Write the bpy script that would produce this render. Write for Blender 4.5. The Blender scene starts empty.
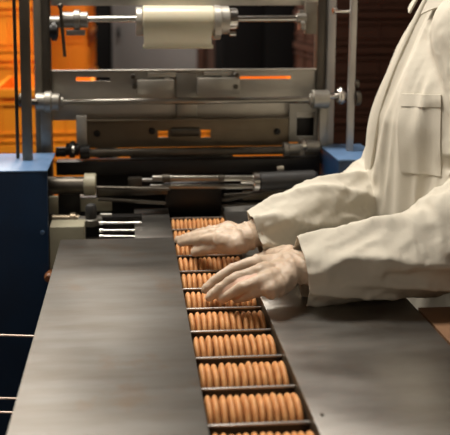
import bpy, bmesh, math, random
from mathutils import Vector, Matrix, noise
from mathutils.bvhtree import BVHTree
random.seed(7)
PI = math.pi
Z0 = 0.9            # height of the steel deck above the floor; all z below are given from the deck
COL = bpy.context.scene.collection
scene = bpy.context.scene

# ------------------------------------------------------------------ camera
F, PX, PY = 700.0, 174.0, 72.0
PITCH = math.atan(77/700.0); YAW = math.atan(45/700.0*math.cos(PITCH))
CH = 0.45
cam = bpy.data.cameras.new('camera'); camo = bpy.data.objects.new('camera', cam); COL.objects.link(camo)
camo.location = (0, 0, Z0+CH); camo.rotation_euler = (PI/2-PITCH, 0, -YAW)
cam.sensor_width = 36; cam.lens = F/450*36
cam.shift_x = (225-PX)/450; cam.shift_y = -(217.5-PY)/450
cam.clip_start = 0.02
cam.dof.use_dof = True; cam.dof.focus_distance = 1.08; cam.dof.aperture_fstop = 5.0
scene.camera = camo
RM = camo.rotation_euler.to_matrix()
def ray(px, py): return RM @ Vector((px-PX, PY-py, -F))
def at(px, py, Y):                       # point on the plane at distance Y
    d = ray(px, py); return Vector((0, 0, CH)) + d*(Y/d.y)
def atz(px, py, z):                      # point at height z over the deck
    d = ray(px, py); return Vector((0, 0, CH)) + d*((z-CH)/d.z)

# ------------------------------------------------------------------ materials
MATS = {}
def mat(name, col, metal=0, rough=.5, var=.15, vscale=20, stretch=(1,1,1), bump=0, bscale=60, col2=None, rvar=0, spec=None, sss=0, trans=0, coat=0, emit=0, rust=None):
    m = bpy.data.materials.new(name); m.use_nodes = True; nt = m.node_tree; N = nt.nodes; L = nt.links
    b = N['Principled BSDF']
    tc = N.new('ShaderNodeTexCoord'); mp = N.new('ShaderNodeMapping'); mp.inputs['Scale'].default_value = stretch
    L.new(tc.outputs['Object'], mp.inputs['Vector'])
    nz = N.new('ShaderNodeTexNoise'); nz.inputs['Scale'].default_value = vscale; nz.inputs['Detail'].default_value = 6
    L.new(mp.outputs['Vector'], nz.inputs['Vector'])
    rp = N.new('ShaderNodeValToRGB'); rp.color_ramp.elements[0].position = .3; rp.color_ramp.elements[1].position = .7
    c2 = col2 or [c*(1-var) for c in col]
    rp.color_ramp.elements[0].color = (*c2, 1); rp.color_ramp.elements[1].color = (*col, 1)
    L.new(nz.outputs['Fac'], rp.inputs['Fac']); L.new(rp.outputs['Color'], b.inputs['Base Color'])
    if rust:
        nr = N.new('ShaderNodeTexNoise'); nr.inputs['Scale'].default_value = 8; nr.inputs['Detail'].default_value = 8; nr.inputs['Roughness'].default_value = .7
        L.new(tc.outputs['Object'], nr.inputs['Vector'])
        mk = N.new('ShaderNodeMapRange'); mk.inputs[1].default_value = .56; mk.inputs[2].default_value = .72; mk.inputs[3].default_value = 0; mk.inputs[4].default_value = .55
        L.new(nr.outputs['Fac'], mk.inputs[0]); mx = N.new('ShaderNodeMix'); mx.data_type = 'RGBA'
        L.new(mk.outputs[0], mx.inputs[0]); L.new(rp.outputs['Color'], mx.inputs[6]); mx.inputs[7].default_value = (*rust, 1); L.new(mx.outputs[2], b.inputs['Base Color'])
    b.inputs['Metallic'].default_value = metal; b.inputs['Roughness'].default_value = rough
    if spec is not None: b.inputs['Specular IOR Level'].default_value = spec
    if rvar:
        mr = N.new('ShaderNodeMapRange'); mr.inputs[1].default_value = .3; mr.inputs[2].default_value = .7
        mr.inputs[3].default_value = rough-rvar; mr.inputs[4].default_value = rough+rvar
        n2 = N.new('ShaderNodeTexNoise'); n2.inputs['Scale'].default_value = vscale*.6; n2.inputs['Detail'].default_value = 4
        L.new(mp.outputs['Vector'], n2.inputs['Vector']); L.new(n2.outputs['Fac'], mr.inputs[0]); L.new(mr.outputs[0], b.inputs['Roughness'])
    if bump:
        n3 = N.new('ShaderNodeTexNoise'); n3.inputs['Scale'].default_value = bscale; n3.inputs['Detail'].default_value = 5
        L.new(mp.outputs['Vector'], n3.inputs['Vector'])
        bp = N.new('ShaderNodeBump'); bp.inputs['Strength'].default_value = bump; bp.inputs['Distance'].default_value = .002
        L.new(n3.outputs['Fac'], bp.inputs['Height']); L.new(bp.outputs['Normal'], b.inputs['Normal'])
    if sss:
        b.inputs['Subsurface Weight'].default_value = sss; b.inputs['Subsurface Radius'].default_value = (.02, .01, .006); b.inputs['Subsurface Scale'].default_value = .3
    if trans: b.inputs['Transmission Weight'].default_value = trans
    if emit:
        b.inputs['Emission Color'].default_value = (1, .9, .75, 1); b.inputs['Emission Strength'].default_value = emit
    MATS[name] = m; return m
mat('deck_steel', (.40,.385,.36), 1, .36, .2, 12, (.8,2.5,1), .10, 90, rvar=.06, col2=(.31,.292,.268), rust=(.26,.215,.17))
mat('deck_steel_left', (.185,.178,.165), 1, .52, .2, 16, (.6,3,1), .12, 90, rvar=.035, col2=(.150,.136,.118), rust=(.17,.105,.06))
mat('frame_steel', (.36,.34,.30), .75, .42, .3, 9, bump=.1, rvar=.08)
mat('plate_steel', (.56,.53,.47), .6, .45, .35, 7, (1,1,2), bump=.1, rvar=.1)
mat('dark_steel', (.12,.105,.085), .8, .42, .3, 20)
mat('brown_steel', (.22,.175,.12), .75, .4, .35, 9)
mat('bright_steel', (.62,.60,.56), 1, .22, .15, 30)
mat('rod_steel', (.36,.34,.30), 1, .28, .2, 30)
mat('black_metal', (.014,.012,.011), .3, .45, .3, 15)
mat('black_rubber', (.035,.034,.034), 0, .45, .2, 30)
mat('bar_post', (.21,.185,.145), .35, .45, .3, 12)
mat('pale_bar', (.40,.38,.36), .6, .42, .2, 12)
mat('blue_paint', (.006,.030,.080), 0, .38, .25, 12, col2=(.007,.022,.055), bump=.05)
mat('blue_paint_lit', (.11,.20,.36), 0, .4, .2, 14)  # lighter copy of the housing blue, light falling on the top put into the colour
mat('cream_paint', (.42,.39,.28), 0, .5, .25, 12)
mat('film', (.76,.70,.53), 0, .22, .08, 10, (1,1,6), sss=.2)
mat('biscuit', (.68,.345,.13), 0, .58, .2, 90, bump=.25, bscale=260, col2=(.50,.205,.065), sss=.08)
mat('biscuit_face', (.52,.23,.08), 0, .7, .2, 120, bump=.3, bscale=200)
mat('orange_plastic', (.92,.30,.015), 0, .42, .1, 6)
mat('brown_plastic', (.050,.017,.008), 0, .5, .2, 6)
mat('coat_cloth', (.57,.525,.435), 0, .85, .05, 25, bump=.12, bscale=500)
mat('glove', (.47,.35,.25), 0, .5, .12, 45, bump=.3, bscale=120, sss=.15, col2=(.56,.435,.325))
mat('skin', (.62,.38,.27), 0, .5, .1, 30, sss=.15)
mat('trousers', (.08,.08,.09), 0, .9, .2, 40)
mat('shoe', (.03,.03,.03), 0, .5, .2, 20)
mat('hair', (.05,.03,.02), 0, .5, .3, 60)
mat('cap_cloth', (.8,.8,.78), 0, .9, .05, 30)
mat('cardboard', (.22,.115,.055), 0, .8, .15, 12, col2=(.18,.09,.042))
mat('floor_paint', (.055,.045,.038), 0, .5, .3, 4)
mat('wall_paint', (.060,.026,.016), 0, .7, .2, 3)
mat('side_wall_paint', (.17,.14,.11), 0, .8, .15, 3)
mat('ceiling_paint', (.40,.37,.32), 0, .9, .1, 3)
mat('door_paint', (.22,.205,.20), 0, .55, .08, 4)
mat('cabinet_black', (.004,.0035,.0035), 0, .9, .2, 8, spec=.1)
mat('pale_rod', (.62,.48,.40), .4, .35, .2, 30)
mat('orange_knob', (.30,.12,.05), 0, .4, .2, 30)
mat('lamp_glass', (1,.93,.8), 0, .5, .02, 5, emit=3)

# ------------------------------------------------------------------ helpers
class MB:
    def __init__(s): s.bm = bmesh.new()
    def box(s, a, b, bev=0, R=None):
        a = Vector(a); b = Vector(b); c = (a+b)/2; d = b-a
        r = bmesh.ops.create_cube(s.bm, size=1)
        vs = r['verts']
        for v in vs: v.co = Vector((v.co.x*abs(d.x), v.co.y*abs(d.y), v.co.z*abs(d.z)))
        if bev:
            es = list({e for v in vs for e in v.link_edges})
            g = bmesh.ops.bevel(s.bm, geom=es, offset=min(bev, .45*min(abs(d.x),abs(d.y),abs(d.z))), segments=2, profile=.5, affect='EDGES')
            vs = list({v for f in g['faces'] for v in f.verts} | {v for v in vs if v.is_valid})
        for v in vs:
            if R is not None: v.co = R @ v.co
            v.co += c
        return s
    def lathe(s, p0, p1, prof, seg=24, ring=1.0):
        """prof: list of (t along p0->p1 in metres, radius)"""
        p0 = Vector(p0); p1 = Vector(p1); ax = (p1-p0).normalized()
        u = ax.orthogonal().normalized(); w = ax.cross(u)
        rings = []
        for t, r in prof:
            c = p0+ax*t
            if r <= 1e-6: rings.append([s.bm.verts.new(c)])
            else: rings.append([s.bm.verts.new(c+(u*math.cos(2*PI*i/seg)+w*math.sin(2*PI*i/seg))*r) for i in range(seg)])
        for A, B in zip(rings, rings[1:]):
            if len(A) == 1 and len(B) == 1: continue
            for i in range(seg):
                j = (i+1) % seg
                if len(A) == 1: s.bm.faces.new((A[0], B[i], B[j]))
                elif len(B) == 1: s.bm.faces.new((A[i], B[0], A[j]))
                else: s.bm.faces.new((A[i], B[i], B[j], A[j]))
        if len(rings[0]) > 1: s.bm.faces.new(rings[0])
        if len(rings[-1]) > 1: s.bm.faces.new(list(reversed(rings[-1])))
        return s
    def cyl(s, p0, p1, r, bev=.0012, seg=24):
        L = (Vector(p1)-Vector(p0)).length; bev = min(bev, L*.3, r*.4)
        return s.lathe(p0, p1, [(0, r-bev), (bev, r), (L-bev, r), (L, r-bev)], seg)
    def cone(s, p0, p1, r0, r1, seg=20):
        return s.lathe(p0, p1, [(0, r0), ((Vector(p1)-Vector(p0)).length, r1)], seg)
    def hexnut(s, p0, p1, r): return s.lathe(p0, p1, [(0, r), ((Vector(p1)-Vector(p0)).length, r)], 6)
    def tube(s, pts, rads, seg=20, cap=True, sq=1.0):
        pts = [Vector(p) for p in pts]; rings = []; up = None
        for i, p in enumerate(pts):
            t = (pts[min(i+1, len(pts)-1)]-pts[max(i-1, 0)]).normalized()
            if up is None: up = t.orthogonal().normalized()
            up = (up-t*up.dot(t)).normalized(); w = t.cross(up)
            rings.append([s.bm.verts.new(p+(up*math.cos(2*PI*k/seg)+w*math.sin(2*PI*k/seg))*rads[i]) for k in range(seg)])
        for A, B in zip(rings, rings[1:]):
            for k in range(seg): s.bm.faces.new((A[k], A[(k+1)%seg], B[(k+1)%seg], B[k]))
        if cap: s.bm.faces.new(list(reversed(rings[0]))); s.bm.faces.new(rings[-1])
        return s
    def ball(s, c, r, sc=(1,1,1), seg=16):
        n = max(6, seg//2); c = Vector(c); V_ = s.bm.verts.new; rings = []
        for j in range(1, n):
            ph = PI*j/n; sr = math.sin(ph)*r; z = math.cos(ph)*r*sc[2]
            rings.append([V_((c.x+sr*math.cos(2*PI*i/seg)*sc[0], c.y+sr*math.sin(2*PI*i/seg)*sc[1], c.z+z)) for i in range(seg)])
        t = V_((c.x, c.y, c.z+r*sc[2])); b = V_((c.x, c.y, c.z-r*sc[2])); Fn = s.bm.faces.new
        for i in range(seg):
            j = (i+1) % seg; Fn((t, rings[0][i], rings[0][j])); Fn((b, rings[-1][j], rings[-1][i]))
            for A, B in zip(rings, rings[1:]): Fn((A[i], B[i], B[j], A[j]))
        return s
    def capsules(s, pts, rads):            # tapered chain of balls for remeshing
        pts = [Vector(p) for p in pts]
        for i in range(len(pts)-1):
            L = (pts[i+1]-pts[i]).length; n = max(2, int(L/(.35*min(rads[i], rads[i+1])))+1)
            for k in range(n+1):
                t = k/n; s.ball(pts[i].lerp(pts[i+1], t), rads[i]*(1-t)+rads[i+1]*t, seg=14)
        return s
    def holed(s, x0, x1, z0, z1, y0, y1, holes):
        """vertical plate facing -Y with rectangular holes (x0,x1,z0,z1)"""
        xs = sorted({x0, x1, *[h[0] for h in holes], *[h[1] for h in holes]}); zs = sorted({z0, z1, *[h[2] for h in holes], *[h[3] for h in holes]})
        for a, b in zip(xs, xs[1:]):
            run = None
            for c, d in zip(zs, zs[1:]):
                hole = any(h[0]-1e-6 <= a and b <= h[1]+1e-6 and h[2]-1e-6 <= c and d <= h[3]+1e-6 for h in holes)
                if hole:
                    if run: s.box((a, y0, run[0]), (b, y1, run[1])); run = None
                else: run = (run[0], d) if run else (c, d)
            if run: s.box((a, y0, run[0]), (b, y1, run[1]))
        return s
    def build(s, name, m, parent=None, smooth=35, label=None):
        me = bpy.data.meshes.new(name); 
        bmesh.ops.recalc_face_normals(s.bm, faces=s.bm.faces)
        off = Vector((0, 0, Z0))
        p = parent; tot = Vector((0,0,0))
        while p is not None: tot += Vector(p.location); p = p.parent
        for v in s.bm.verts: v.co += off-tot
        s.bm.to_mesh(me); s.bm.free()
        for pl in me.polygons: pl.use_smooth = True
        try: me.set_sharp_from_angle(angle=math.radians(smooth))
        except Exception: pass
        for mm in (m if isinstance(m, (list, tuple)) else [m]): me.materials.append(MATS[mm])
        o = bpy.data.objects.new(name, me); COL.objects.link(o)
        if parent is not None: o.parent = parent
        if label: o['label'] = label
        return o
def tag(o, label=None, cat=None, group=None, kind=None):
    if label: o['label'] = label
    if cat: o['category'] = cat
    if group: o['group'] = group
    if kind: o['kind'] = kind
    return o
def empty(name, loc, label=None, cat=None, group=None):
    o = bpy.data.objects.new(name, None); COL.objects.link(o); o.empty_display_size = .05
    o.location = Vector(loc)+Vector((0,0,Z0)); return tag(o, label, cat, group)
def recenter(o, c):       # give a single-mesh thing an origin of its own
    c = Vector(c)+Vector((0,0,Z0)); o.data.transform(Matrix.Translation(-c)); o.location = c

# ------------------------------------------------------------------ the room
FL = -Z0
def struct(mb, name, m): return tag(mb.build(name, m), kind='structure')
XL, XR, YF, YB, ZC = -2.6, 3.0, -2.2, 5.2, 2.0
struct(MB().box((XL, YF, FL-.1), (XR, YB, FL)), 'floor', 'floor_paint')
struct(MB().box((XL, YF, ZC), (XR, YB, ZC+.1)), 'ceiling', 'ceiling_paint')
struct(MB().box((XL-.1, YF, FL), (XL, YB, ZC)), 'wall_left', 'side_wall_paint')
struct(MB().box((XR, YF, FL), (XR+.1, YB, ZC)), 'wall_right', 'wall_paint')
struct(MB().box((XL-.1, YB, FL), (XR+.1, YB+.1, ZC)), 'wall_back', 'wall_paint')
struct(MB().box((XL-.1, YF-.1, FL), (XR+.1, YF, ZC)), 'wall_front', 'side_wall_paint')
# grey door in the back wall
xa = at(108, 30, 5.15).x; xb = at(197, 30, 5.15).x
d = tag(bpy.data.objects.new('door_1', None), kind='structure'); COL.objects.link(d); d.location = (xa, 5.15, 0)
MB().box((xa-.05, 5.14, FL), (xb, 5.19, 1.15), .004).build('door_leaf', 'door_paint', d)
MB().holed(xa-.11, xb+.05, FL, 1.21, 5.15, 5.2, [(xa-.05, xb, FL, 1.15)]).build('door_frame', 'brown_plastic', d)
h = at(118, 32, 5.1); MB().box((h.x-.013, 5.11, h.z-.035), (h.x+.013, 5.14, h.z+.035), .004).cyl((h.x, 5.08, h.z), (h.x, 5.12, h.z), .012).build('door_handle', 'black_rubber', d)

def cabinet(px0, px1, Y, ztop, label, depth=.4):
    x0 = at(px0, 40, Y).x; x1 = at(px1, 40, Y).x
    e = empty('storage_cabinet', ((x0+x1)/2, Y+depth/2, FL), label, 'cabinet')
    MB().box((x0, Y+.02, FL), (x1, Y+depth, ztop), .006).build('body', 'cabinet_black', e)
    xm = (x0+x1)/2
    if x1-x0 > .3:
        MB().box((x0+.008, Y, FL+.06), (xm-.003, Y+.02, ztop-.02), .004).build('door', 'cabinet_black', e)
        MB().box((xm+.003, Y, FL+.06), (x1-.008, Y+.02, ztop-.02), .004).build('door', 'cabinet_black', e)
    else: MB().box((x0+.008, Y, FL+.06), (x1-.008, Y+.02, ztop-.02), .004).build('door', 'cabinet_black', e)
cabinet(88, 111, 4.5, .95, 'narrow black cabinet between the bright orange crates and the grey door')
cabinet(222, 306, 4.5, .95, 'wide black cabinet right of the grey door, behind the film shaft')

# ------------------------------------------------------------------ crates
CW, CD, CHt = .60, .40, .222
def crate_mesh(w, d, h, ribs):
    mb = MB(); t = .004
    mb.box((-w/2+.012, -d/2+.012, 0), (w/2-.012, d/2-.012, .006))
    for sx in (-1, 1): mb.box((sx*(w/2-.012), -d/2+.012, 0), (sx*(w/2-.012-t), d/2-.012, h-.008))
    for sy in (-1, 1): mb.box((-w/2+.012, sy*(d/2-.012), 0), (w/2-.012, sy*(d/2-.012-t), h-.008))
    for z0, z1, o in ((h-.036, h-.008, .0), (h-.066, h-.058, .004), (.030, .036, .006), (.0, .008, .008)):
        for sy in (-1, 1): mb.box((-w/2+o, sy*(d/2-o), z0), (w/2-o, sy*(d/2-.014), z1))
        for sx in (-1, 1): mb.box((sx*(w/2-o), -d/2+o, z0), (sx*(w/2-.014), d/2-o, z1))
    for k in range(ribs):
        x = -w/2+.03+(w-.06)*k/(ribs-1)
        for sy in (-1, 1): mb.box((x-.002, sy*(d/2-.004), .008), (x+.002, sy*(d/2-.014), h-.036))
    nd = max(3, ribs*2//3)
    for k in range(nd):
        y = -d/2+.03+(d-.06)*k/(nd-1)
        for sx in (-1, 1): mb.box((sx*(w/2-.004), y-.002, .008), (sx*(w/2-.014), y+.002, h-.036))
    return mb
def crate_stack(x, y, rz, w, d, h, ribs, n, m, words, group, rim_z=None):
    ordn = ['lowest', 'second from the bottom', 'third from the bottom', 'fourth from the bottom', 'fifth from the bottom', 'sixth from the bottom', 'seventh from the bottom', 'eighth from the bottom', 'ninth from the bottom']
    first = None
    for k in range(n):
        if first is None:
            o = crate_mesh(w, d, h, ribs).build('stacking_crate', m); o.data.transform(Matrix.Translation((0,0,-Z0))); first = o
        else: o = first.copy(); COL.objects.link(o)
        o.location = (x+random.uniform(-.004,.004), y, Z0+FL+k*h+.0005*k); o.rotation_euler.z = rz+random.uniform(-.012,.012)
        tag(o, words % ('topmost' if k == n-1 else ordn[k]), 'crate', group)
# left stack (long sides to us)
xr = at(38, 60, 3.0).x
crate_stack(xr-.30, 3.2, 0, .60, .40, .2215, 7, 8, 'orange_plastic', 'bright orange plastic crate, %s in the leftmost stack', 'orange crates in the leftmost stack')
xr = at(91, 60, 3.45).x
crate_stack(xr-.2, 3.75, 0, .40, .60, .236, 6, 7, 'orange_plastic', 'orange ribbed crate, %s in the stack beside the narrow black cabinet', 'orange crates in the second stack')
for px, nm in ((44, 'left'), (165, 'middle'), (263, 'right')):
    x = at(px, 90, 2.6).x
    crate_stack(x+.0, 2.75, .03 if nm=='left' else -.02, (.36), .46, .204, 5, 5, 'orange_plastic', 'orange crate behind the machine plates, %s in the low '+nm+' stack', 'orange crates low behind the machine')
x0 = at(318, 60, 3.1).x
crate_stack(x0+.30, 3.3, 0, .60, .40, .155, 7, 12, 'brown_plastic', 'dark reddish-brown crate, %s in the stack behind the white coat', 'brown crates behind the worker') if False else None
def brown_stack():
    names = ['lowest','second','third','fourth','fifth','sixth','seventh','eighth','ninth','tenth','eleventh']
    first = None
    for k in range(9):
        if first is None:
            o = crate_mesh(.60, .40, .16, 3).build('storage_crate', 'brown_plastic'); o.data.transform(Matrix.Translation((0,0,-Z0))); first = o
        else: o = first.copy(); COL.objects.link(o)
        o.location = (x0+.28, 3.3, k*.1605); o.rotation_euler.z = random.uniform(-.01,.01)
        tag(o, 'dark reddish-brown crate, %s from the floor in the stack behind the worker' % names[k], 'crate', 'brown crates behind the worker')
brown_stack()

# ------------------------------------------------------------------ conveyor with its two steel decks
DL0, DL1, DR0, DR1 = -.1295, .0798, .1938, .411
DY0, DY1 = .28, atz(63, 239.5, 0).y
cv = empty('conveyor', (.133, .75, FL), 'steel packing conveyor with wide worn deck plates either side of a sunken biscuit channel', 'conveyor')
def deck(x0, x1, y0, y1, name, m):
    mb = MB(); mb.box((x0, y0, -.003), (x1, y1, 0), .001)
    return mb
ld = deck(DL0, DL1, DY0, DY1, '', ''); ld.box((DL0, DY0, -.045), (DL0+.003, DY1, -.002), .0008); ld.box((DL0, DY0, -.045), (DL1, DY0+.003, -.002), .0008); ld.box((DL0, DY1-.003, -.03), (DL1, DY1, -.002), .0008)
ld.build('left_deck_plate', 'deck_steel_left', cv, label='wide worn steel plate left of the biscuits')
rd = deck(DR0, DR1, DY0, 1.47, '', ''); rd.box((DR1-.003, DY0, -.045), (DR1, 1.47, -.002), .0008); rd.box((DR0, DY0, -.045), (DR1, DY0+.003, -.002), .0008)
rdo = rd.build('right_deck_plate', 'deck_steel', cv, label='steel plate right of the biscuits, in front of the worker')
p = atz(322, 415, 0); MB().cyl((p.x, p.y, -.001), (p.x, p.y, .0012), .0022, .0005).build('rivet', 'dark_steel', rdo)
a = atz(140, 214, 0); 
MB().box((a.x-.012, DY1+.002, -.004), (DL1, 1.45, -.001), .001).build('end_plate', 'deck_steel', cv)
MB().box((DL1-.003, DY0, -.085), (DL1, 1.5, -.004)).box((DR0, DY0, -.085), (DR0+.003, 1.5, -.0035)).box((DL1, DY0, -.085), (DR0, 1.5, -.082)).build('channel', 'brown_steel', cv, label='dark sunken channel the biscuits ride in')
s = .000216
P = s*F*(CH+.0095)*1.0
ydiv = atz(255, 422.8, -.0095).y
divs = [ydiv+P*k for k in range(-2, 12)]
# refine pitch with the measured last divider
yl = atz(215, 270, -.0095).y; P = (yl-ydiv)/6; divs = [ydiv+P*k for k in range(-2, 12)]
for y in divs:
    fb = MB().box((DL1+.001, y-.0016, -.075), (DR0-.001, y+.0016, -.0098), .0004).build('flight_bar', 'black_metal', cv)
    MB().box((DL1+.001, y-.0022, -.0118), (DR0-.001, y+.0012, -.0096), .0003).build('bar_edge', 'pale_bar', fb, label='worn bright upper edge')
for sx in (DL0+.03, DR1-.03):
    for y in (.4, 1.2): MB().box((sx-.02, y-.02, FL+.012), (sx+.02, y+.02, -.05), .003).cyl((sx, y, FL), (sx, y, FL+.014), .03).build('leg', 'frame_steel', cv)
MB().box((DL0+.012, .38, -.10), (DL0+.05, 1.22, -.055), .003).box((DR1-.05, .38, -.10), (DR1-.012, 1.22, -.055), .003).box((DL0+.03, .39, -.14), (DR1-.03, .42, -.10), .003).box((DL0+.03, 1.18, -.14), (DR1-.03, 1.21, -.10), .003).build('frame', 'frame_steel', cv)
mb = MB()
for py, pe in ((334.5, 337.5), (398, 400), (412, 414)):
    a = at(-25, py, .97); b = at(34, pe, .97); mb.cyl(a, (DL0+.02, .97, b.z), .0016, .0004, 12)
c = at(-25, 336, .97); mb.cyl((c.x, .97, FL), (c.x, .97, c.z+.03), .008)
mb.build('guard_rail', 'pale_rod', cv, label='thin coppery rods sticking out left of the deck')

# ------------------------------------------------------------------ biscuits
NB = 13; BR, BT = .0278, .0083
prof = [(0, 0), (0, .0215), (.0006, .0245), (.0019, .0268), (.0034, .0277), (.00445, .0277), (.0059, .0268), (.0072, .0245), (.0078, .0215), (.0078, 0)]
def biscuit_mesh(seed):
    rng = random.Random(seed); mb = MB(); mb.lathe((-.0039,0,0), (.0039,0,0), prof, 40)
    for v in mb.bm.verts:
        r = math.hypot(v.co.y, v.co.z)
        if r > .01:
            a = math.atan2(v.co.z, v.co.y); k = 1+.012*math.sin(2*a+rng.random()*.1+seed)+.008*math.sin(5*a+seed*2)
            v.co.y *= k; v.co.z *= k
            v.co.x += .0003*math.sin(3*a+seed)
        v.co.z -= 0
    o = mb.build('biscuit', 'biscuit', None, 60); o.data.transform(Matrix.Translation((0,0,-Z0))); return o
protos = [biscuit_mesh(i) for i in range(4)]
used = set()
rown = ['nearest row, cut off below', 'second row from the camera', 'third row from the camera', 'fourth row from the camera', 'fifth row from the camera', 'sixth row from the camera', 'seventh row from the camera', 'eighth row from the camera', 'ninth row from the camera', 'tenth row from the camera', 'farthest row, at the machine', 'farthest row at the machine mouth']
posn = ['leftmost', 'second from the left', 'third from the left', 'fourth from the left', 'fifth from the left', 'sixth from the left', 'middle', 'sixth from the right', 'fifth from the right', 'fourth from the right', 'third from the right', 'second from the right', 'rightmost']
rows = [(a+b)/2 for a, b in zip(divs[1:], divs[2:])]
X0, X1 = .0825, .1912
dark = {9: .008}
for r, y in enumerate(rows[:11]):
    for k in range(NB):
        i = random.randrange(4)
        if i not in used: o = protos[i]; used.add(i)
        else: o = protos[i].copy(); COL.objects.link(o)
        x = X0+(X1-X0)*(k+.5)/NB+random.uniform(-.0002,.0002)
        o.location = (x, y+random.uniform(-.0008,.0008), Z0-.0302+random.uniform(-.0006,.0006))
        o.rotation_euler = (random.uniform(-3,3), random.uniform(-.05,.03), random.uniform(-.02,.02))
        tag(o, 'golden biscuit on edge, %s in the %s' % (posn[k], rown[r]), 'biscuit', 'biscuits standing in the conveyor channel')

# ------------------------------------------------------------------ the wrapping machine
mc = empty('wrapping_machine', (.12, 1.5, FL), 'steel biscuit wrapping machine with blue side housings, posts and crossbars behind the conveyor', 'machine')
def A(px, py, Y=1.5): return at(px, py, Y)
def pbox(mb, px0, py0, px1, py1, Y, dep, bev=.001):
    a = A(px0, py0, Y); b = A(px1, py1, Y); return mb.box((a.x, Y, b.z), (b.x, Y+dep, a.z), bev)
def prod(mb, px0, px1, py, rpx, Y, bev=.001, py1=None):
    a = A(px0, py, Y); b = A(px1, py1 if py1 is not None else py, Y); return mb.cyl((a.x, Y, a.z), (b.x, Y, b.z), rpx*Y/F, bev)
def pboltY(mb, px, py, rpx, Y, dep=.008, hexn=True):
    a = A(px, py, Y); f = mb.hexnut if hexn else mb.cyl
    return f((a.x, Y, a.z), (a.x, Y-dep, a.z), rpx*Y/F)
# side housings
TZ = .123
yf = 1.30; yb = 1.444
xl = at(47, 172, yf).x
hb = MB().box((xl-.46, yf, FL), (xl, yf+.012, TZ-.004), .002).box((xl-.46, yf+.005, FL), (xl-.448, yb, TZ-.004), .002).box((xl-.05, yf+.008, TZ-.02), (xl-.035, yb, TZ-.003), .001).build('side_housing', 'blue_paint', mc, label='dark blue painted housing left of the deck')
MB().box((xl-.462, yf-.002, TZ-.004), (xl+.001, yb+.002, TZ), .0015).build('housing_top', 'blue_paint_lit', hb)
m_ = MB(); pboltY(m_, 42.5, 232, 2.2, yf, .006, False); m_.build('bolt', 'blue_paint_lit', hb)
xr_ = at(320, 149, 1.486).x; 
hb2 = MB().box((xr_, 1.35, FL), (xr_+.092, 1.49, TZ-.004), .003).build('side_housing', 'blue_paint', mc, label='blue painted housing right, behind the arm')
MB().box((xr_-.001, 1.348, TZ-.004), (xr_+.093, 1.492, TZ), .0015).build('housing_top', 'blue_paint_lit', hb2)
# posts
ZT = .75
def post(pxa, pxb, Y, dep, m, zb=FL, label=None, ref=80):
    a = at(pxa, ref, Y).x; b = at(pxb, ref, Y).x
    return MB().box((a, Y, zb), (b, Y+dep, ZT), .0015).build('post', m, mc, label=label)
post(20.5, 30.5, 1.38, .012, 'bar_post', TZ, 'flat steel bar standing on the left housing')
a = at(16, 80, 1.40); MB().cyl((a.x, 1.40, TZ), (a.x, 1.40, ZT), .0035).build('post', 'dark_steel', mc)
post(34.5, 42, 1.49, .03, 'bar_post'); post(42, 50.5, 1.497, .03, 'dark_steel')
post(316.5, 326.5, 1.52, .03, 'dark_steel'); post(327, 335, 1.51, .03, 'pale_bar', label='pale steel right post')
post(349, 355.5, 1.42, .010, 'pale_bar', TZ, 'pale flat bar standing on the right housing')
# top beam
m_ = MB(); pbox(m_, 50, -28, 318, 5.5, 1.5, .02); m_.build('top_beam', 'plate_steel', mc)
# film shaft
sh = MB(); prod(sh, 82, 300, 19.2, 3.1, 1.46, py1=18.4); sh = sh.build('film_shaft', 'bright_steel', mc)
m_ = MB(); prod(m_, 60, 88, 19.8, 8, 1.46); prod(m_, 74, 80, 19.8, 10, 1.46); prod(m_, 50, 60, 22, 6, 1.47); m_.build('clamp', 'frame_steel', sh)
m_ = MB(); pbox(m_, 66, 30, 85, 35.5, 1.45, .012); m_.build('clamp_block', 'pale_bar', sh)
m_ = MB(); a = A(61, 6, 1.46); b = A(65.5, 56, 1.46); R = Matrix.Rotation(math.atan2(b.x-a.x, a.z-b.z)*-1, 3, 'Y')
m_.cyl((a.x,1.445,a.z), (b.x,1.445,b.z), .0035); m_.ball((a.x,1.445,a.z), .006); m_.build('brake_lever', 'dark_steel', sh)
m_ = MB(); prod(m_, 50, 58, 31, 7, 1.455); prod(m_, 52, 57, 31, 10, 1.462); m_.build('pulley', 'black_metal', sh)
m_ = MB(); prod(m_, 296, 306, 18, 5, 1.46); prod(m_, 300, 304, 25, 5, 1.455); pbox(m_, 300, 10, 306, 30, 1.465, .02); m_.build('clamp', 'frame_steel', sh)
pbox(MB(), 0,0,1,1,1,1).bm.free()
m_ = MB(); pbox(m_, 306, 2, 317, 34, 1.48, .015); m_.build('bearing_plate', 'bar_post', mc)
# film roll on the shaft
ya = 1.46
rl = MB(); prod(rl, 142.5, 213, 21, 15.5, ya, .002); roll = rl.build('film_roll', 'film', mc, label='cream roll of wrapping film')
m_ = MB(); a = A(143, 21, ya); b = A(213, 47.5, ya-.032); N_ = 12
vs = []
for i in range(N_+1):
    t = i/N_; z = a.z*(1-t)+b.z*t; y = ya-15.3*ya/F+.001*math.sin(t*5)
    vs.append([m_.bm.verts.new((x, y, z)) for x in (a.x+.001, b.x-.003)]+[m_.bm.verts.new((x, y-.0006, z)) for x in (b.x-.003, a.x+.001)])
for P0, P1 in zip(vs, vs[1:]):
    for j in range(4): m_.bm.faces.new((P0[j], P0[(j+1)%4], P1[(j+1)%4], P1[j]))
m_.bm.faces.new(vs[0]); m_.bm.faces.new(list(reversed(vs[-1])))
m_.build('film_web', 'film', roll)
m_ = MB(); prod(m_, 143, 213, 46.6, 2.2, ya-.027); m_.build('guide_rod', 'film', roll)
m_ = MB(); prod(m_, 136, 142, 21.5, 14.5, ya); m_.build('flange', 'plate_steel', roll)
m_ = MB(); prod(m_, 213, 220, 22.5, 17.5, ya); prod(m_, 220, 228.5, 20, 14, ya); m_.build('flange', 'plate_steel', roll)
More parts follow.
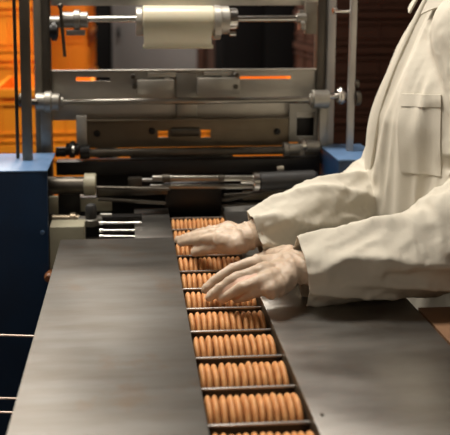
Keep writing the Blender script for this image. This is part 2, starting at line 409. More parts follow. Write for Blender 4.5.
m_ = MB(); prod(m_, 229, 237, 18.5, 10, ya)
for dz in (-8, 8, 15): prod(m_, 229.5, 236, 18.5+dz, 2.6, ya-.006)
m_.build('collar', 'bright_steel', roll)
# slotted upper plate
def px2(px, Y): return A(px, 90, Y).x
Yp = 1.53
za = A(180, 69.5, Yp).z; zb = A(180, 119, Yp).z
def rect(x0, y0, x1, y1, Y=Yp): a = A(x0, y0, Y); b = A(x1, y1, Y); return (a.x, b.x, b.z, a.z)
m_ = MB(); m_.holed(px2(51, Yp), px2(317.5, Yp), zb, za, Yp, Yp+.004, [rect(76, 77.3, 110, 81), rect(240, 76.4, 291, 78.8)])
x0, x1 = px2(51, Yp), px2(317.5, Yp)
m_.box((x0, Yp-.008, za-.003), (x1, Yp+.004, za+.0005), .0008)
up_ = m_.build('slotted_plate', 'plate_steel', mc)
m_ = MB(); pbox(m_, 137, 80.5, 174, 94.5, Yp-.03, .028); pbox(m_, 148, 72.5, 176, 77, Yp-.012, .012); pbox(m_, 164, 77, 170, 81, Yp-.012, .012); m_.build('clamp_block', 'plate_steel', up_)
m_ = MB(); pbox(m_, 198, 78.5, 239.5, 94.5, Yp-.03, .028); pbox(m_, 204, 72, 232, 75.5, Yp-.012, .012); pbox(m_, 222, 75, 228, 79, Yp-.012, .012); m_.build('clamp_block', 'plate_steel', up_)
m_ = MB(); pbox(m_, 176, 73, 197, 118, Yp-.010, .009, .002); m_.build('guide_strip', 'frame_steel', up_)
for q in ((133, 76), (134.5, 86), (236, 74.5), (235, 86)):
    m_ = MB(); pboltY(m_, q[0], q[1], 2.6, Yp-.02, .014); a = A(q[0], q[1], Yp); m_.cyl((a.x, Yp-.02, a.z), (a.x, Yp, a.z), .0028); m_.build('bolt', 'dark_steel', up_)
# rod across with clamps
m_ = MB(); prod(m_, 55, 320, 102.3, 3.3, 1.47, py1=99.2); rb = m_.build('cross_rod', 'rod_steel', mc)
m_ = MB(); prod(m_, 36, 60, 102, 9, 1.47); prod(m_, 45, 52, 102, 11, 1.47); prod(m_, 60, 64, 102, 5.5, 1.47); pbox(m_, 40, 100, 52, 155, 1.475, .014, .002); m_.build('clamp', 'frame_steel', rb)
m_ = MB(); prod(m_, 312, 328, 99, 9.5, 1.47); prod(m_, 309, 313, 99.2, 6, 1.47); pbox(m_, 320, 101, 328, 150, 1.475, .014, .002); m_.build('clamp', 'frame_steel', rb)
m_ = MB(); prod(m_, 328, 338, 96, 3, 1.47); prod(m_, 337, 344.5, 96, 7.5, 1.45); prod(m_, 339, 342, 96, 9, 1.45); m_.build('knob', 'bright_steel', rb)
m_ = MB(); prod(m_, 19, 24, 100, 7, 1.395, .002); prod(m_, 24, 38, 102, 3, 1.44); m_.build('knob', 'dark_steel', rb)
m_ = MB(); prod(m_, 355, 358.5, 84, 4.5, 1.425); prod(m_, 355, 359.5, 98, 8, 1.425); prod(m_, 344, 356, 96, 2.6, 1.44); m_.build('knob', 'dark_steel', rb)
m_ = MB(); prod(m_, 334, 350, 11.5, 1.6, 1.43); prod(m_, 333, 337, 10.5, 3.6, 1.45); m_.build('stay_rod', 'bright_steel', mc)
# lower plate with windows
Yq = 1.515
m_ = MB(); w = [rect(158, 131, 168, 137.5, Yq), rect(201, 130, 210.5, 137.5, Yq), rect(297, 112.5, 314, 136, Yq)]
za2, zb2 = A(180, 118.5, Yq).z, A(180, 147, Yq).z
m_.holed(px2(86, Yq), px2(290, Yq), zb2, za2, Yq, Yq+.004, w[:2]); m_.box((px2(86, Yq), Yq-.014, za2-.002), (px2(289, Yq), Yq+.004, za2), .0006)
lp = m_.build('windowed_plate', 'brown_steel', mc)
m_ = MB(); a = A(171, 132, Yq-.004); b = A(199, 132, Yq-.004); m_.tube([(a.x,Yq-.004,a.z),(b.x,Yq-.004,b.z)], [.009,.009], 20)
for v in m_.bm.verts: v.co.y = Yq-.004+(v.co.y-(Yq-.004))*.4
m_.build('sight_glass', 'dark_steel', lp)
for q in ((97, 133.5), (277, 131.5), (152, 131)):
    m_ = MB(); pboltY(m_, q[0], q[1], 3.4, Yq, .003, False); pboltY(m_, q[0], q[1], 2.2, Yq-.003, .006); m_.build('bolt', 'black_metal', lp)
m_ = MB(); pbox(m_, 76, 116, 87, 152, 1.505, .01, .0015); m_.build('side_bracket', 'plate_steel', mc)
m_ = MB(); m_.holed(px2(290, 1.51), px2(318, 1.51), A(300, 142, 1.51).z, A(300, 104, 1.51).z, 1.51, 1.515, [rect(297, 112.5, 314, 136, 1.51)]); m_.build('side_bracket', 'frame_steel', mc)
m_ = MB(); pbox(m_, 296, 111, 315, 137, 1.535, .01); m_.build('cover', 'black_metal', mc)
# lower rod
m_ = MB(); prod(m_, 85, 290, 153, 4.3, 1.475, py1=150); lr = m_.build('cross_rod', 'dark_steel', mc)
m_ = MB(); prod(m_, 80, 90, 152, 7, 1.475); prod(m_, 66, 79, 149.5, 6, 1.47); prod(m_, 70, 75, 149.5, 8.5, 1.47); prod(m_, 56, 66, 152, 5, 1.475); m_.build('collar', 'black_metal', lr)
m_ = MB(); prod(m_, 72, 75, 149.5, 4, 1.455); m_.build('collar', 'bright_steel', lr)
m_ = MB(); prod(m_, 283, 288, 149, 7, 1.475); prod(m_, 288, 300, 148.5, 5.5, 1.47); prod(m_, 305, 319, 146, 5.5, 1.475); pbox(m_, 300, 140, 305, 156, 1.46, .02, .002); m_.build('collar', 'frame_steel', lr)
m_ = MB(); prod(m_, 301, 306, 145, 5.2, 1.45); m_.build('collar', 'bright_steel', lr)
m_ = MB(); pbox(m_, 130, 154, 233, 163, 1.50, .01, .001); m_.build('slide_cover', 'dark_steel', mc)
m_ = MB(); pbox(m_, 286, 152, 321, 163, 1.50, .01, .001); m_.build('slide_cover', 'dark_steel', mc)
for q, sz in ((152,1.4),(160,1.8),(168,1.3),(176,1.7),(186,2.2),(193,2.4),(200,1.6),(209,1.4)):
    m_ = MB(); pboltY(m_, q, 159.3, sz, 1.494, .006); m_.build('chain_pin', 'bright_steel', mc)
# dark cross beams underneath
m_ = MB(); pbox(m_, 56, 162, 320, 171.5, 1.47, .03, .002); m_.build('lower_beam', 'black_metal', mc)
m_ = MB(); pbox(m_, 96, 172, 172, 198, 1.50, .02, .002); pbox(m_, 50, 198, 330, 232, 1.52, .02); pbox(m_, 168, 172, 330, 198, 1.53, .02); m_.build('back_plate', 'black_metal', mc)
m_ = MB(); prod(m_, 46, 86, 185.5, 9, 1.43, .002); sc_ = m_.build('drive_shaft', 'dark_steel', mc)
m_ = MB(); prod(m_, 84, 96, 184.5, 11.2, 1.43, .002); m_.build('shaft_cap', 'cream_paint', sc_)
m_ = MB(); pbox(m_, 96, 189, 168, 195, 1.44, .02, .003); pbox(m_, 128, 178.5, 142, 190, 1.445, .02, .002); m_.build('slide_rail', 'dark_steel', mc)
# tool rod with black grip
m_ = MB(); prod(m_, 152, 256, 178.3, 3.2, 1.42, py1=178); tr = m_.build('adjusting_rod', 'rod_steel', mc)
m_ = MB(); prod(m_, 142, 153, 180, 1.8, 1.42); m_.build('rod_tip', 'pale_bar', tr)
m_ = MB(); prod(m_, 162, 170, 178.3, 4.4, 1.42); m_.build('collar', 'dark_steel', tr); m_ = MB(); prod(m_, 218, 224, 178.3, 4.0, 1.42); m_.build('collar', 'dark_steel', tr)
m_ = MB(); prod(m_, 252.5, 259.5, 181, 9.6, 1.42, .002); m_.build('collar', 'bright_steel', tr); m_ = MB(); prod(m_, 240, 253, 180.5, 3.6, 1.42); m_.build('sleeve', 'bright_steel', tr)
m_ = MB(); a = A(259.5, 181, 1.42); b = A(317, 178, 1.42); L_ = (b-a).length; m_.lathe(a, b, [(0, .0155), (.002, .0185), (L_-.02, .0175), (L_-.006, .017), (L_, .012)], 28); m_.build('grip', 'black_rubber', tr)
m_ = MB(); pbox(m_, 277, 166, 284, 171, 1.42, .01, .001); m_.build('latch', 'bright_steel', mc)
m_ = MB(); prod(m_, 96, 170, 187.5, 1.6, 1.41, py1=189); m_.build('thin_rod', 'dark_steel', mc); m_ = MB(); prod(m_, 150, 255, 186.5, 2.6, 1.43); m_.build('thin_rod', 'rod_steel', mc)
# biscuit mouth
m_ = MB(); a = A(165, 186, 1.45); b = A(222, 186, 1.45); zt = a.z; zl = A(190, 212, 1.45).z
m_.box((a.x, 1.45, zl), (b.x, 1.52, zt), .003); m_.box((a.x-.002, 1.50, -.10), (b.x+.002, 1.52, zl)); m_.build('feed_mouth', 'black_metal', mc)
m_ = MB(); a = A(96, 198, 1.42); 
for (x0_, y0_, x1_, y1_, r_, Y_) in ((98, 199, 166, 203, 2.0, 1.41), (222, 200, 262, 193, 2.0, 1.43), (222, 206, 268, 203, 1.2, 1.42), (224, 195, 300, 190, 1.6, 1.44)):
    a = A(x0_, y0_, Y_); b = A(x1_, y1_, Y_); MB().cyl((a.x, Y_, a.z), (b.x, Y_, b.z), r_*Y_/F).build('linkage_rod', 'dark_steel', mc)
m_ = MB(); pbox(m_, 243, 192, 300, 199, 1.44, .01, .001); m_.build('side_plate', 'brown_steel', mc); m_ = MB(); pbox(m_, 226, 207, 262, 216, 1.46, .03, .002); m_.build('side_plate', 'brown_steel', mc)
# left lower cluster
m_ = MB(); pbox(m_, 49, 197, 58, 214, 1.40, .01, .001); m_.build('small_plate', 'cream_paint', mc); m_ = MB(); pbox(m_, 78, 199, 112, 211, 1.43, .006, .001); m_.build('small_plate', 'cream_paint', mc)
m_ = MB(); pbox(m_, 58, 194, 80, 216, 1.42, .02, .002); m_.build('block', 'black_metal', mc)
m_ = MB(); prod(m_, 52, 80, 219, 4.5, 1.38); prod(m_, 70, 76, 219, 6.5, 1.38); m_.build('spindle', 'brown_steel', mc)
m_ = MB(); a = A(91, 219, 1.36); b = A(91, 203, 1.36); m_.lathe(a, b, [(0, .011), (.003, .0115), (.024, .0115), (.029, .009), (.031, .005)], 20); kn = m_.build('adjusting_knob', 'black_rubber', mc)
m_ = MB(); m_.cyl((a.x, 1.36, a.z-.012), (a.x, 1.36, a.z+.002), .016); pbox(m_, 78, 219, 102, 226, 1.352, .02, .001); prod(m_, 100, 112, 215, 1.8, 1.36); m_.build('knob_base', 'frame_steel', kn)
m_ = MB()
for py, Y_ in ((223, 1.34), (230.5, 1.33), (236.5, 1.325)): prod(m_, 100, 142, py, 1.3, Y_); prod(m_, 99, 104, py, 2.0, Y_)
m_.build('thin_rod', 'bright_steel', mc)
m_ = MB(); pbox(m_, 98, 217, 142, 243, 1.37, .02, .001); m_.build('block', 'black_metal', mc)
m_ = MB(); pbox(m_, 140, 210, 168, 216, 1.44, .01, .001); m_.build('small_plate', 'frame_steel', mc)
a = A(49, 226, 1.30); b = A(84, 226, 1.30)
m_ = MB(); m_.box((a.x, 1.305, -.30), (b.x, 1.35, A(60, 227, 1.305).z), .002); cp = m_.build('cream_panel', 'cream_paint', mc)
m_ = MB(); a = A(49, 273, 1.30); m_.lathe((a.x+.002, 1.305, a.z), (a.x+.002, 1.27, a.z), [(0,.006),(.012,.006),(.014,.008),(.028,.009),(.032,.006)], 20); m_.build('orange_knob', 'orange_knob', cp)
# base body of the machine under the deck level
MB().box((xl+.004, 1.53, FL), (xr_-.004, 1.75, -.02), .003).build('base_body', 'bar_post', mc)

# ------------------------------------------------------------------ cardboard cartons by the deck
def carton(x0, x1, y0, y1, z0, z1, label):
    e = empty('cardboard_carton', ((x0+x1)/2, (y0+y1)/2, z0), label, 'box', 'cartons beside the right deck')
    MB().box((x0, y0, z0), (x1, y1, z1-.001), .002).build('body', 'cardboard', e)
    ym = (y0+y1)/2
    MB().box((x0, y0, z1-.001), (x1, ym-.001, z1+.002), .0008).build('flap', 'cardboard', e)
    MB().box((x0, ym+.001, z1-.001), (x1, y1, z1+.002), .0008).build('flap', 'cardboard', e)
pc = at(432, 307, .955)
carton(.418, .74, .66, .955, -.32, pc.z-.002, 'brown cardboard carton beside the right deck, upper one under the sleeve')
carton(.418, .74, .66, .955, -.61, -.322, 'brown cardboard carton, middle of the pile beside the deck')
carton(.418, .74, .66, .955, FL, -.612, 'brown cardboard carton, lowest of the pile beside the deck')

# ------------------------------------------------------------------ the worker
W = empty('person', (.58, 1.22, FL), 'person in a cream-white lab coat and pale gloves reaching over the biscuits', 'person')
def V(*a): return Vector(a)
# hands: joints by picture position and height over the deck
near = dict(wrist=[atz(318,265,.058), atz(292,266,.052)],
  index=[atz(259,261,.052), atz(233,269,.041), atz(215,280,.025), atz(205,289.5,.0115)],
  middle=[atz(262,270,.054), atz(234,279,.040), atz(218,290,.022), atz(209.5,297,.0115)],
  ring=[atz(266,279,.049), atz(242,287.5,.036), atz(229,295,.020), atz(222,299,.0105)],
  pinky=[atz(271,287,.041), atz(253,293,.028), atz(243,297,.018), atz(236,299,.0105)],
  thumb=[atz(288,256,.042), atz(270,256,.030), atz(255,262,.020), atz(244,268,.013)])
far = dict(wrist=[atz(264,232,.060), atz(246,236,.054)],
  index=[atz(221,238.5,.050), atz(203,239,.038), atz(190,241,.026), atz(181,243,.0135)],
  middle=[atz(222,233,.054), atz(202,235,.042), atz(188,237.5,.028), atz(178,240,.014)],
  ring=[atz(225,229,.052), atz(208,232,.038), atz(195,234.5,.022), atz(187,236,.012)],
  pinky=[atz(229,226.5,.044), atz(215,229,.030), atz(206,231,.020), atz(200,232,.012)],
  thumb=[atz(239,244,.046), atz(222,245.5,.036), atz(207,248.5,.023), atz(195.5,252,.0125)])
FR = dict(index=(.0100,.0086,.0077,.0068), middle=(.0100,.0087,.0078,.0069), ring=(.0098,.0084,.0075,.0066), pinky=(.0092,.0077,.0069,.0061), thumb=(.0145,.0120,.0105,.0085))
def hand(mb, H, k=1.0):
    w0, w1 = H['wrist']
    for f in ('index', 'middle', 'ring', 'pinky', 'thumb'):
        mb.capsules(H[f], [r*k for r in FR[f]])
    # palm: from each knuckle to the wrist
    side = (H['index'][0]-H['pinky'][0]); side.z = 0; side.normalize()
    offs = dict(index=.017, middle=.006, ring=-.006, pinky=-.017)
    for f, o in offs.items():
        w = w1+side*o
        down = V(0,0,-.006)
        mb.capsules([H[f][0]+down*.5, H[f][0].lerp(w, .5)+down, w], [.0135*k, .0155*k, .0165*k])
    mb.capsules([w0+side*.012, w1+side*.015], [.0195*k, .0185*k]); mb.capsules([w0-side*.012, w1-side*.015], [.0195*k, .0185*k]); mb.capsules([w0, w1], [.0215*k, .0205*k])
    mb.capsules([w1+side*.012+V(0,0,-.004), H['thumb'][0], H['thumb'][1]], [.0175*k, .0165*k, .0125*k])
    return side
def remeshed(mb, voxel, smooth=4):
    me = bpy.data.meshes.new('tmp'); mb.bm.to_mesh(me); mb.bm.free()
    o = bpy.data.objects.new('tmp', me); COL.objects.link(o)
    md = o.modifiers.new('r', 'REMESH'); md.mode = 'VOXEL'; md.voxel_size = voxel
    ms = o.modifiers.new('s', 'SMOOTH'); ms.iterations = smooth; ms.factor = .5
    dg = bpy.context.evaluated_depsgraph_get(); ev = o.evaluated_get(dg)
    bm = bmesh.new(); bm.from_mesh(ev.to_mesh()); ev.to_mesh_clear()
    bpy.data.objects.remove(o); bpy.data.meshes.remove(me)
    out = MB(); out.bm.free(); out.bm = bm; return out
def ridge(v, p=3): return (1-abs(noise.noise(v)))**p
# arm axes
nw = near['wrist'][0]; fw = far['wrist'][0]
near_arm = [V(.57,1.09,.39), V(.58,1.04,.27), V(.572,1.0,.15), at(450,242,.99), at(400,255,.985), at(345,265,.98), at(300.5,270,.982)]
near_r = [.085, .080, .076, .066, .0550, .0475, .0415]
far_arm = [V(.635,1.32,.385), V(.62,1.335,.27), V(.565,1.31,.125), at(372,196,1.25), at(328,207,1.19), at(290,220,1.15), at(255,234,1.118)]
far_r = [.080, .078, .072, .062, .048, .0395, .0335]
far['wrist'][0] = far_arm[-1].lerp(far_arm[-2], .35); far['wrist'][1] = far['wrist'][1].lerp(far_arm[-1], .25)
near['wrist'][0] = near_arm[-1].lerp(near_arm[-2], .35)
# body (hidden mostly by coat and gloves)
b = MB()
hand(b, near, .86); hand(b, far, .86)
b.capsules([near_arm[0], near_arm[2], near_arm[4], near_arm[5], nw], [.045,.036,.028,.022,.018]); b.capsules([far_arm[0], far_arm[2], far_arm[4], far_arm[5], fw], [.045,.036,.028,.022,.018])
b.capsules([V(.56,1.09,.39), V(.60,1.20,.40), V(.62,1.33,.385)], [.05,.06,.05])
b.capsules([V(.60,1.20,.36), V(.605,1.20,.1), V(.605,1.20,-.02)], [.10,.09,.11])
for sy in (-.07, .07): b.capsules([V(.605,1.20+sy,-.05), V(.605,1.20+sy,-.42), V(.605,1.20+sy,-.80)], [.085,.055,.038]); b.capsules([V(.61,1.20+sy,-.855), V(.47,1.20+sy,-.868)], [.035,.028])
b.capsules([V(.60,1.20,.42), V(.58,1.20,.53)], [.055,.05])
b.ball((.57,1.20,.62), .088, (1.05,.86,1.25), 24); b.ball((.535,1.20,.575), .06, (1,.85,.95), 20)
b.capsules([V(.483,1.20,.64), V(.463,1.20,.605)], [.009,.013]); b.capsules([V(.487,1.185,.565), V(.487,1.215,.565)], [.008,.008])
for sy in (-1, 1): b.ball((.585,1.20+sy*.078,.61), .022, (.8,.35,1.3), 12); b.ball((.495,1.20+sy*.032,.645), .012, (1,1,.9), 10)
b = remeshed(b, .006, 3); body = b.build('body', 'skin', W, 80)
m_ = MB(); 
for sy in (-1,1): m_.ball((.4905,1.20+sy*.032,.643), .009, (1,1,.8), 12)
m_.build('eyes', 'cap_cloth', W)
m_ = MB(); m_.ball((.59,1.20,.655), .100, (1.02,.92,1.0), 28)
bmesh.ops.bisect_plane(m_.bm, geom=m_.bm.verts[:]+m_.bm.edges[:]+m_.bm.faces[:], plane_co=(.53,1.20,.655), plane_no=(-.35,0,-1))
bmesh.ops.delete(m_.bm, geom=[f for f in m_.bm.faces if (f.calc_center_median()-V(.53,1.20,.655)).dot(V(-.35,0,-1)) > 0], context='FACES')
m_.build('hair_cap', 'cap_cloth', W, label='white hair cap')
m_ = MB()
for sy in (-.07, .07):
    m_.tube([V(.605,1.20+sy,-.15), V(.605,1.20+sy,-.45), V(.605,1.20+sy,-.84)], [.098,.085,.07], 20)
m_.build('trousers', 'trousers', W)
for sy in (-.07, .07):
    m_ = MB().ball((.53,1.20+sy,-.865), .05, (2.6,.95,.9), 20)
    for v in m_.bm.verts: v.co.z = max(v.co.z, -.899)
    m_.build('shoe', 'shoe', W)
# gloves
def glove(H, lab, seed):
    g = MB(); side = hand(g, H, 1.0)
    g = remeshed(g, .0024, 3)
    ax = (H['wrist'][0]-H['wrist'][1]).normalized(); w1 = H['wrist'][1]
    g.bm.normal_update()
    for v in g.bm.verts:
        t = (v.co-w1).dot(ax); lat = (v.co-w1).dot(side)
        n = 0
        wgt = max(0, min(1, (t+.075)/.06))
        if wgt > 0: n += wgt*.0032*(ridge(V(t*70+lat*25, lat*16, seed), 4)-.4)
        n += .0013*(ridge(v.co*62+V(seed,0,0), 2)-.4)
        v.co += v.normal*n
    return g.build('glove', 'glove', W, 80, lab)
glove(near, 'wrinkled pale glove on the nearer hand', 3.1); glove(far, 'wrinkled pale glove on the farther hand', 8.7)
# coat
c = MB()
secs = [(-.55,.615,.175,.195),(-.3,.612,.168,.19),(-.1,.605,.162,.185),(.0,.598,.160,.183),(.058,.588,.158,.183),(.15,.586,.151,.183),(.237,.584,.141,.183),(.302,.592,.126,.183),(.355,.600,.112,.170),(.395,.605,.100,.145),(.441,.608,.078,.105),(.475,.610,.070,.082)]
rings = []; SG = 64
for z, xc, a_, b_ in secs:
    rings.append([c.bm.verts.new((xc-a_*math.copysign(abs(math.cos(2*PI*k/SG))**.85, math.cos(2*PI*k/SG)), 1.20+b_*math.sin(2*PI*k/SG), z)) for k in range(SG)])
for R0, R1 in zip(rings, rings[1:]):
    for k in range(SG): c.bm.faces.new((R0[k], R0[(k+1)%SG], R1[(k+1)%SG], R1[k]))
c.bm.faces.new(rings[0]); c.bm.faces.new(list(reversed(rings[-1])))
def dens(pts, rads, n=6):
    P_, R_ = [], []
    for i in range(len(pts)-1):
        p0 = pts[max(i-1,0)]; p1 = pts[i]; p2 = pts[i+1]; p3 = pts[min(i+2, len(pts)-1)]
        for k in range(n):
            t = k/n
            P_.append(.5*((2*p1)+(-p0+p2)*t+(2*p0-5*p1+4*p2-p3)*t*t+(-p0+3*p1-3*p2+p3)*t**3)); R_.append(rads[i]*(1-t)+rads[i+1]*t)
    P_.append(pts[-1]); R_.append(rads[-1]); return P_, R_
arms = []
for pts, rr in ((near_arm, near_r), (far_arm, far_r)):
    ext = pts[-1]+(pts[-1]-pts[-2]).normalized()*.02
    P_, R_ = dens(pts+[ext], rr+[rr[-1]]); c.tube(P_, R_, 40); arms.append((P_, R_, pts))
    c.ball(pts[0]+V(0,0,-.005), rr[0], seg=24)
c = remeshed(c, .0055, 6)
def arm_coord(p, P_):
    best = None
    for i in range(len(P_)-1):
        a_, b_ = P_[i], P_[i+1]; ab = b_-a_; t = max(0, min(1, (p-a_).dot(ab)/ab.length_squared)); q = a_+ab*t; dd = (p-q).length
        if best is None or dd < best[0]: best = (dd, i+t, q, ab.normalized())
    return best
c.bm.normal_update()
moves = []
for v in c.bm.verts:
    p = v.co.copy(); dsp = 0; wa_max = 0
    for ai, (P_, R_, pts) in enumerate(arms):
        if ai == 0 and p.y > 1.16: continue
        if ai == 1 and p.y < 1.12 and p.x > .4: continue
        dd, s_, q, ax = arm_coord(p, P_); r_ = R_[min(int(s_), len(R_)-1)]
        wa = max(0, min(1, (r_*1.35-dd)/(r_*.3)))
        if wa <= 0: continue
        rel = p-q; ang = math.atan2(rel.z, rel.y); Ls = sum((P_[i+1]-P_[i]).length for i in range(int(s_)))+(s_-int(s_))*.03
        wa_s = min(1, .15+s_/14)
        cu = min(1, max(0, (len(P_)-1-s_)/5))      # less folding at the cuff hem
        big = ridge(V(Ls*7+ang*.9+ai*7, ang*.7, ai*3.3), 3)-.30
        mid = ridge(V(Ls*22-ang*.9+ai*5, ang*1.2, 4+ai), 4)-.25
        dsp += wa*wa_s*((.017*big*(.3+.7*cu))+.005*mid*(.35+.65*cu)); wa_max = max(wa_max, wa)
    tw = 1-wa_max
    if tw > 0:
        th = math.atan2(p.y-1.20, -(p.x-.6))
        f = ridge(V(th*2.3+p.z*1.2, p.z*1.6, 2.2), 3)-.45
        g = ridge(V(th*5.5+p.z*2.8, p.z*3, 9.2), 3)-.4
        dsp += tw*(.016*f+.007*g)
    moves.append(dsp)
for v, dsp in zip(c.bm.verts, moves): v.co += v.normal*dsp
bmesh.ops.smooth_vert(c.bm, verts=c.bm.verts, factor=.5, use_axis_x=True, use_axis_y=True, use_axis_z=True)
# open the cuffs and the hem
def opencut(bm, co, no, rad):
    fs = [f for f in bm.faces if (f.calc_center_median()-co).length < rad]
    es = list({e for f in fs for e in f.edges}); vs_ = list({v for f in fs for v in f.verts})
    bmesh.ops.bisect_plane(bm, geom=vs_+es+fs, plane_co=co, plane_no=no)
    bm.faces.ensure_lookup_table()
    dead = [f for f in bm.faces if (f.calc_center_median()-co).length < rad+.02 and (f.calc_center_median()-co).dot(no) > 0]
    bmesh.ops.delete(bm, geom=dead, context='FACES')
opencut(c.bm, near_arm[-1], (V(-.98,.0,-.10)).normalized(), .075)
opencut(c.bm, far_arm[-1], (V(-.95,-.08,-.26)).normalized(), .065)
opencut(c.bm, V(.6,1.20,-.53), V(0,0,-1), .4)
for f in [f for f in c.bm.faces if f.normal.z > .7 and f.calc_center_median().z > .462 and (f.calc_center_median()-V(.61,1.20,.475)).length < .08]: c.bm.faces.remove(f)
bvh = BVHTree.FromBMesh(c.bm)
coat = c.build('lab_coat', 'coat_cloth', W, 80)
sd = coat.modifiers.new('cloth', 'SOLIDIFY'); sd.thickness = .0022; sd.offset = -1
ss = coat.modifiers.new('sub', 'SUBSURF'); ss.levels = 1; ss.render_levels = 1
def patch(name, px_quad, nu, nv, lift=.0008, thick=.0012, m='coat_cloth'):
    """sheet laid on the coat: corners given as world points, cast along the view-free direction towards the chest axis"""
    mb = MB(); G = []
    for j in range(nv+1):
        row = []
        for i in range(nu+1):
            u, w_ = i/nu, j/nv
            A_ = px_quad[0].lerp(px_quad[1], u); B_ = px_quad[3].lerp(px_quad[2], u); q = A_.lerp(B_, w_)
            dr = V(.6-q.x, 1.20-q.y, 0).normalized(); hit = bvh.ray_cast(q, dr)
            if hit[0] is None: hit = (q, -dr)
            row.append((hit[0], -dr))
        G.append(row)
    # smooth the sheet a bit
    for _ in range(2):
        G2 = [[(x[0].copy(), x[1]) for x in r] for r in G]
        for j in range(nv+1):
            for i in range(nu+1):
                nb = [G[jj][ii][0] for jj, ii in ((j-1,i),(j+1,i),(j,i-1),(j,i+1)) if 0 <= jj <= nv and 0 <= ii <= nu]
                av = sum(nb, V(0,0,0))/len(nb)
                if 0 < i < nu and 0 < j < nv: G2[j][i] = (G[j][i][0].lerp(av, .4), G[j][i][1])
        G = G2
    F_ = [[mb.bm.verts.new(p+n*(lift+thick)) for p, n in r] for r in G]; B_ = [[mb.bm.verts.new(p+n*-.002) for p, n in r] for r in G]
    for j in range(nv):
        for i in range(nu):
            mb.bm.faces.new((F_[j][i], F_[j][i+1], F_[j+1][i+1], F_[j+1][i])); mb.bm.faces.new((B_[j][i], B_[j+1][i], B_[j+1][i+1], B_[j][i+1]))
    for i in range(nu):
        mb.bm.faces.new((F_[0][i], B_[0][i], B_[0][i+1], F_[0][i+1])); mb.bm.faces.new((F_[nv][i], F_[nv][i+1], B_[nv][i+1], B_[nv][i]))
    for j in range(nv):
        mb.bm.faces.new((F_[j][0], F_[j+1][0], B_[j+1][0], B_[j][0])); mb.bm.faces.new((F_[j][nu], B_[j][nu], B_[j+1][nu], F_[j+1][nu]))
    return mb.build(name, m, coat, 60)
def chest(px, py):                                # point on the coat seen at this picture position
    o_ = V(0,0,CH); hit = bvh.ray_cast(o_, ray(px, py).normalized())
    q = hit[0] if hit[0] is not None else at(px, py, 1.15)
    return q+(V(q.x-.6, q.y-1.20, 0)).normalized()*.05
patch('pocket', [chest(403,96), chest(441,97), chest(441,176), chest(401,172)], 12, 16)
patch('pocket_hem', [chest(402.5,93.5), chest(441.5,94.5), chest(441.5,107), chest(402,106)], 12, 5, .0022)
# front placket a hand's breadth nearer than the silhouette
pl = []
for z in (.455,.42,.38,.34,.30,.26,.22,.18,.14,.10,.06,.02,-.05,-.15,-.3,-.5):
    row = []
    for th in (.02, .09, .16, .23, .30, .37, .44):
        dr = V(-math.cos(th), math.sin(th), 0); q = V(.6,1.20,z)+dr*.4; hit = bvh.ray_cast(q, -dr); r_ = .4-(hit[3] if hit[0] else .26)
        row.append((V(.6,1.20,z)+dr*min(r_, .168 if z > .03 else .19), dr))
    pl.append(row)
mb = MB(); F_ = [[mb.bm.verts.new(p+n*.005) for p, n in r] for r in pl]; B_ = [[mb.bm.verts.new(p-n*.002) for p, n in r] for r in pl]
for j in range(len(pl)-1):
    for i in range(6):
        mb.bm.faces.new((F_[j][i], F_[j][i+1], F_[j+1][i+1], F_[j+1][i])); mb.bm.faces.new((B_[j][i], B_[j+1][i], B_[j+1][i+1], B_[j][i+1]))
    mb.bm.faces.new((F_[j][0], F_[j+1][0], B_[j+1][0], B_[j][0])); mb.bm.faces.new((F_[j][6], B_[j][6], B_[j+1][6], F_[j+1][6]))
po = mb.build('front_placket', 'coat_cloth', coat, 60)
su = po.modifiers.new('s', 'SUBSURF'); su.levels = su.render_levels = 1
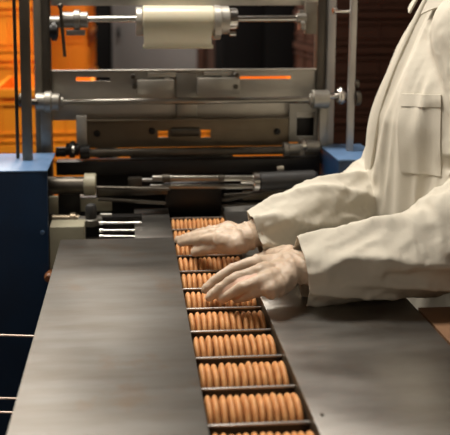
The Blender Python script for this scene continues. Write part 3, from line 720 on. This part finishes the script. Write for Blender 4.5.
# collar: a folded band round the neck
mb = MB(); R_ = []
for k in range(49):
    th = -PI*.93+2*PI*.93*k/48     # open at the front
    dr = V(math.cos(th), math.sin(th), 0); fr = abs(th)/PI
    base = V(.608,1.20,0)
    ring = [base+V(dr.x*.075, dr.y*.086, .462-.035*fr**4), base+V(dr.x*.068, dr.y*.075, .515-.03*fr), base+V(dr.x*.078, dr.y*.086, .514-.03*fr), base+V(dr.x*(.098+.015*fr), dr.y*(.112+.01*fr), .462-.055*fr**3)]
    inn = [q+V(-dr.x*.003, -dr.y*.003, -.001) for q in ring]
    R_.append([mb.bm.verts.new(q) for q in ring+list(reversed(inn))])
for A_, B_ in zip(R_, R_[1:]):
    for j in range(8): mb.bm.faces.new((A_[j], A_[(j+1)%8], B_[(j+1)%8], B_[j]))
mb.bm.faces.new(R_[0]); mb.bm.faces.new(list(reversed(R_[-1])))
mb.build('collar', 'coat_cloth', coat, 50)
# cuff seams: thin stitched hem bands
def hem(P_, R_, name):
    pass

# ------------------------------------------------------------------ lamps
def lamp(x, y, sx, sy, power, col, z=ZC-.06, label='', rz=0):
    e = empty('ceiling_lamp', (x, y, ZC-.05), label, 'lamp', 'ceiling lamps'); 
    MB().box((x-sx/2-.02, y-sy/2-.02, ZC-.05), (x+sx/2+.02, y+sy/2+.02, ZC), .004).build('housing', 'pale_bar', e)
    MB().box((x-sx/2, y-sy/2, ZC-.056), (x+sx/2, y+sy/2, ZC-.05), .001).build('diffuser', 'lamp_glass', e)
    L_ = bpy.data.lights.new('lamp_light', 'AREA'); L_.shape = 'RECTANGLE'; L_.size = sx; L_.size_y = sy; L_.energy = power; L_.color = col
    o = bpy.data.objects.new('lamp_light', L_); COL.objects.link(o); o.location = (x, y, Z0+z-.01)
    return o
lamp(-.35, 1.45, 1.2, .30, 42, (1,.94,.85), label='long ceiling lamp above the conveyor')
lamp(-1.3, 2.9, .3, 1.2, 46, (1,.93,.83), label='unseen fill lamp added over the space left of the machine')  # added fill light from the back left, no such lamp in view
lamp(-.4, 3.9, 1.2, .3, 50, (1,.93,.83), label='unseen lamp added before the grey door to light crates and deck')  # added to light the crates and reflect in the deck, out of view
lamp(-.7, -.9, 1.2, .3, 6, (1,.94,.86), label='unseen general fill lamp added behind the camera')  # weak general fill, an added lamp out of view
w = bpy.data.worlds.new('world'); scene.world = w; w.use_nodes = True
w.node_tree.nodes['Background'].inputs[0].default_value = (.05,.045,.04,1); w.node_tree.nodes['Background'].inputs[1].default_value = .3
scene.view_settings.view_transform = 'Standard'; scene.view_settings.look = 'None'; scene.view_settings.gamma = 1
scene.view_settings.exposure = .35
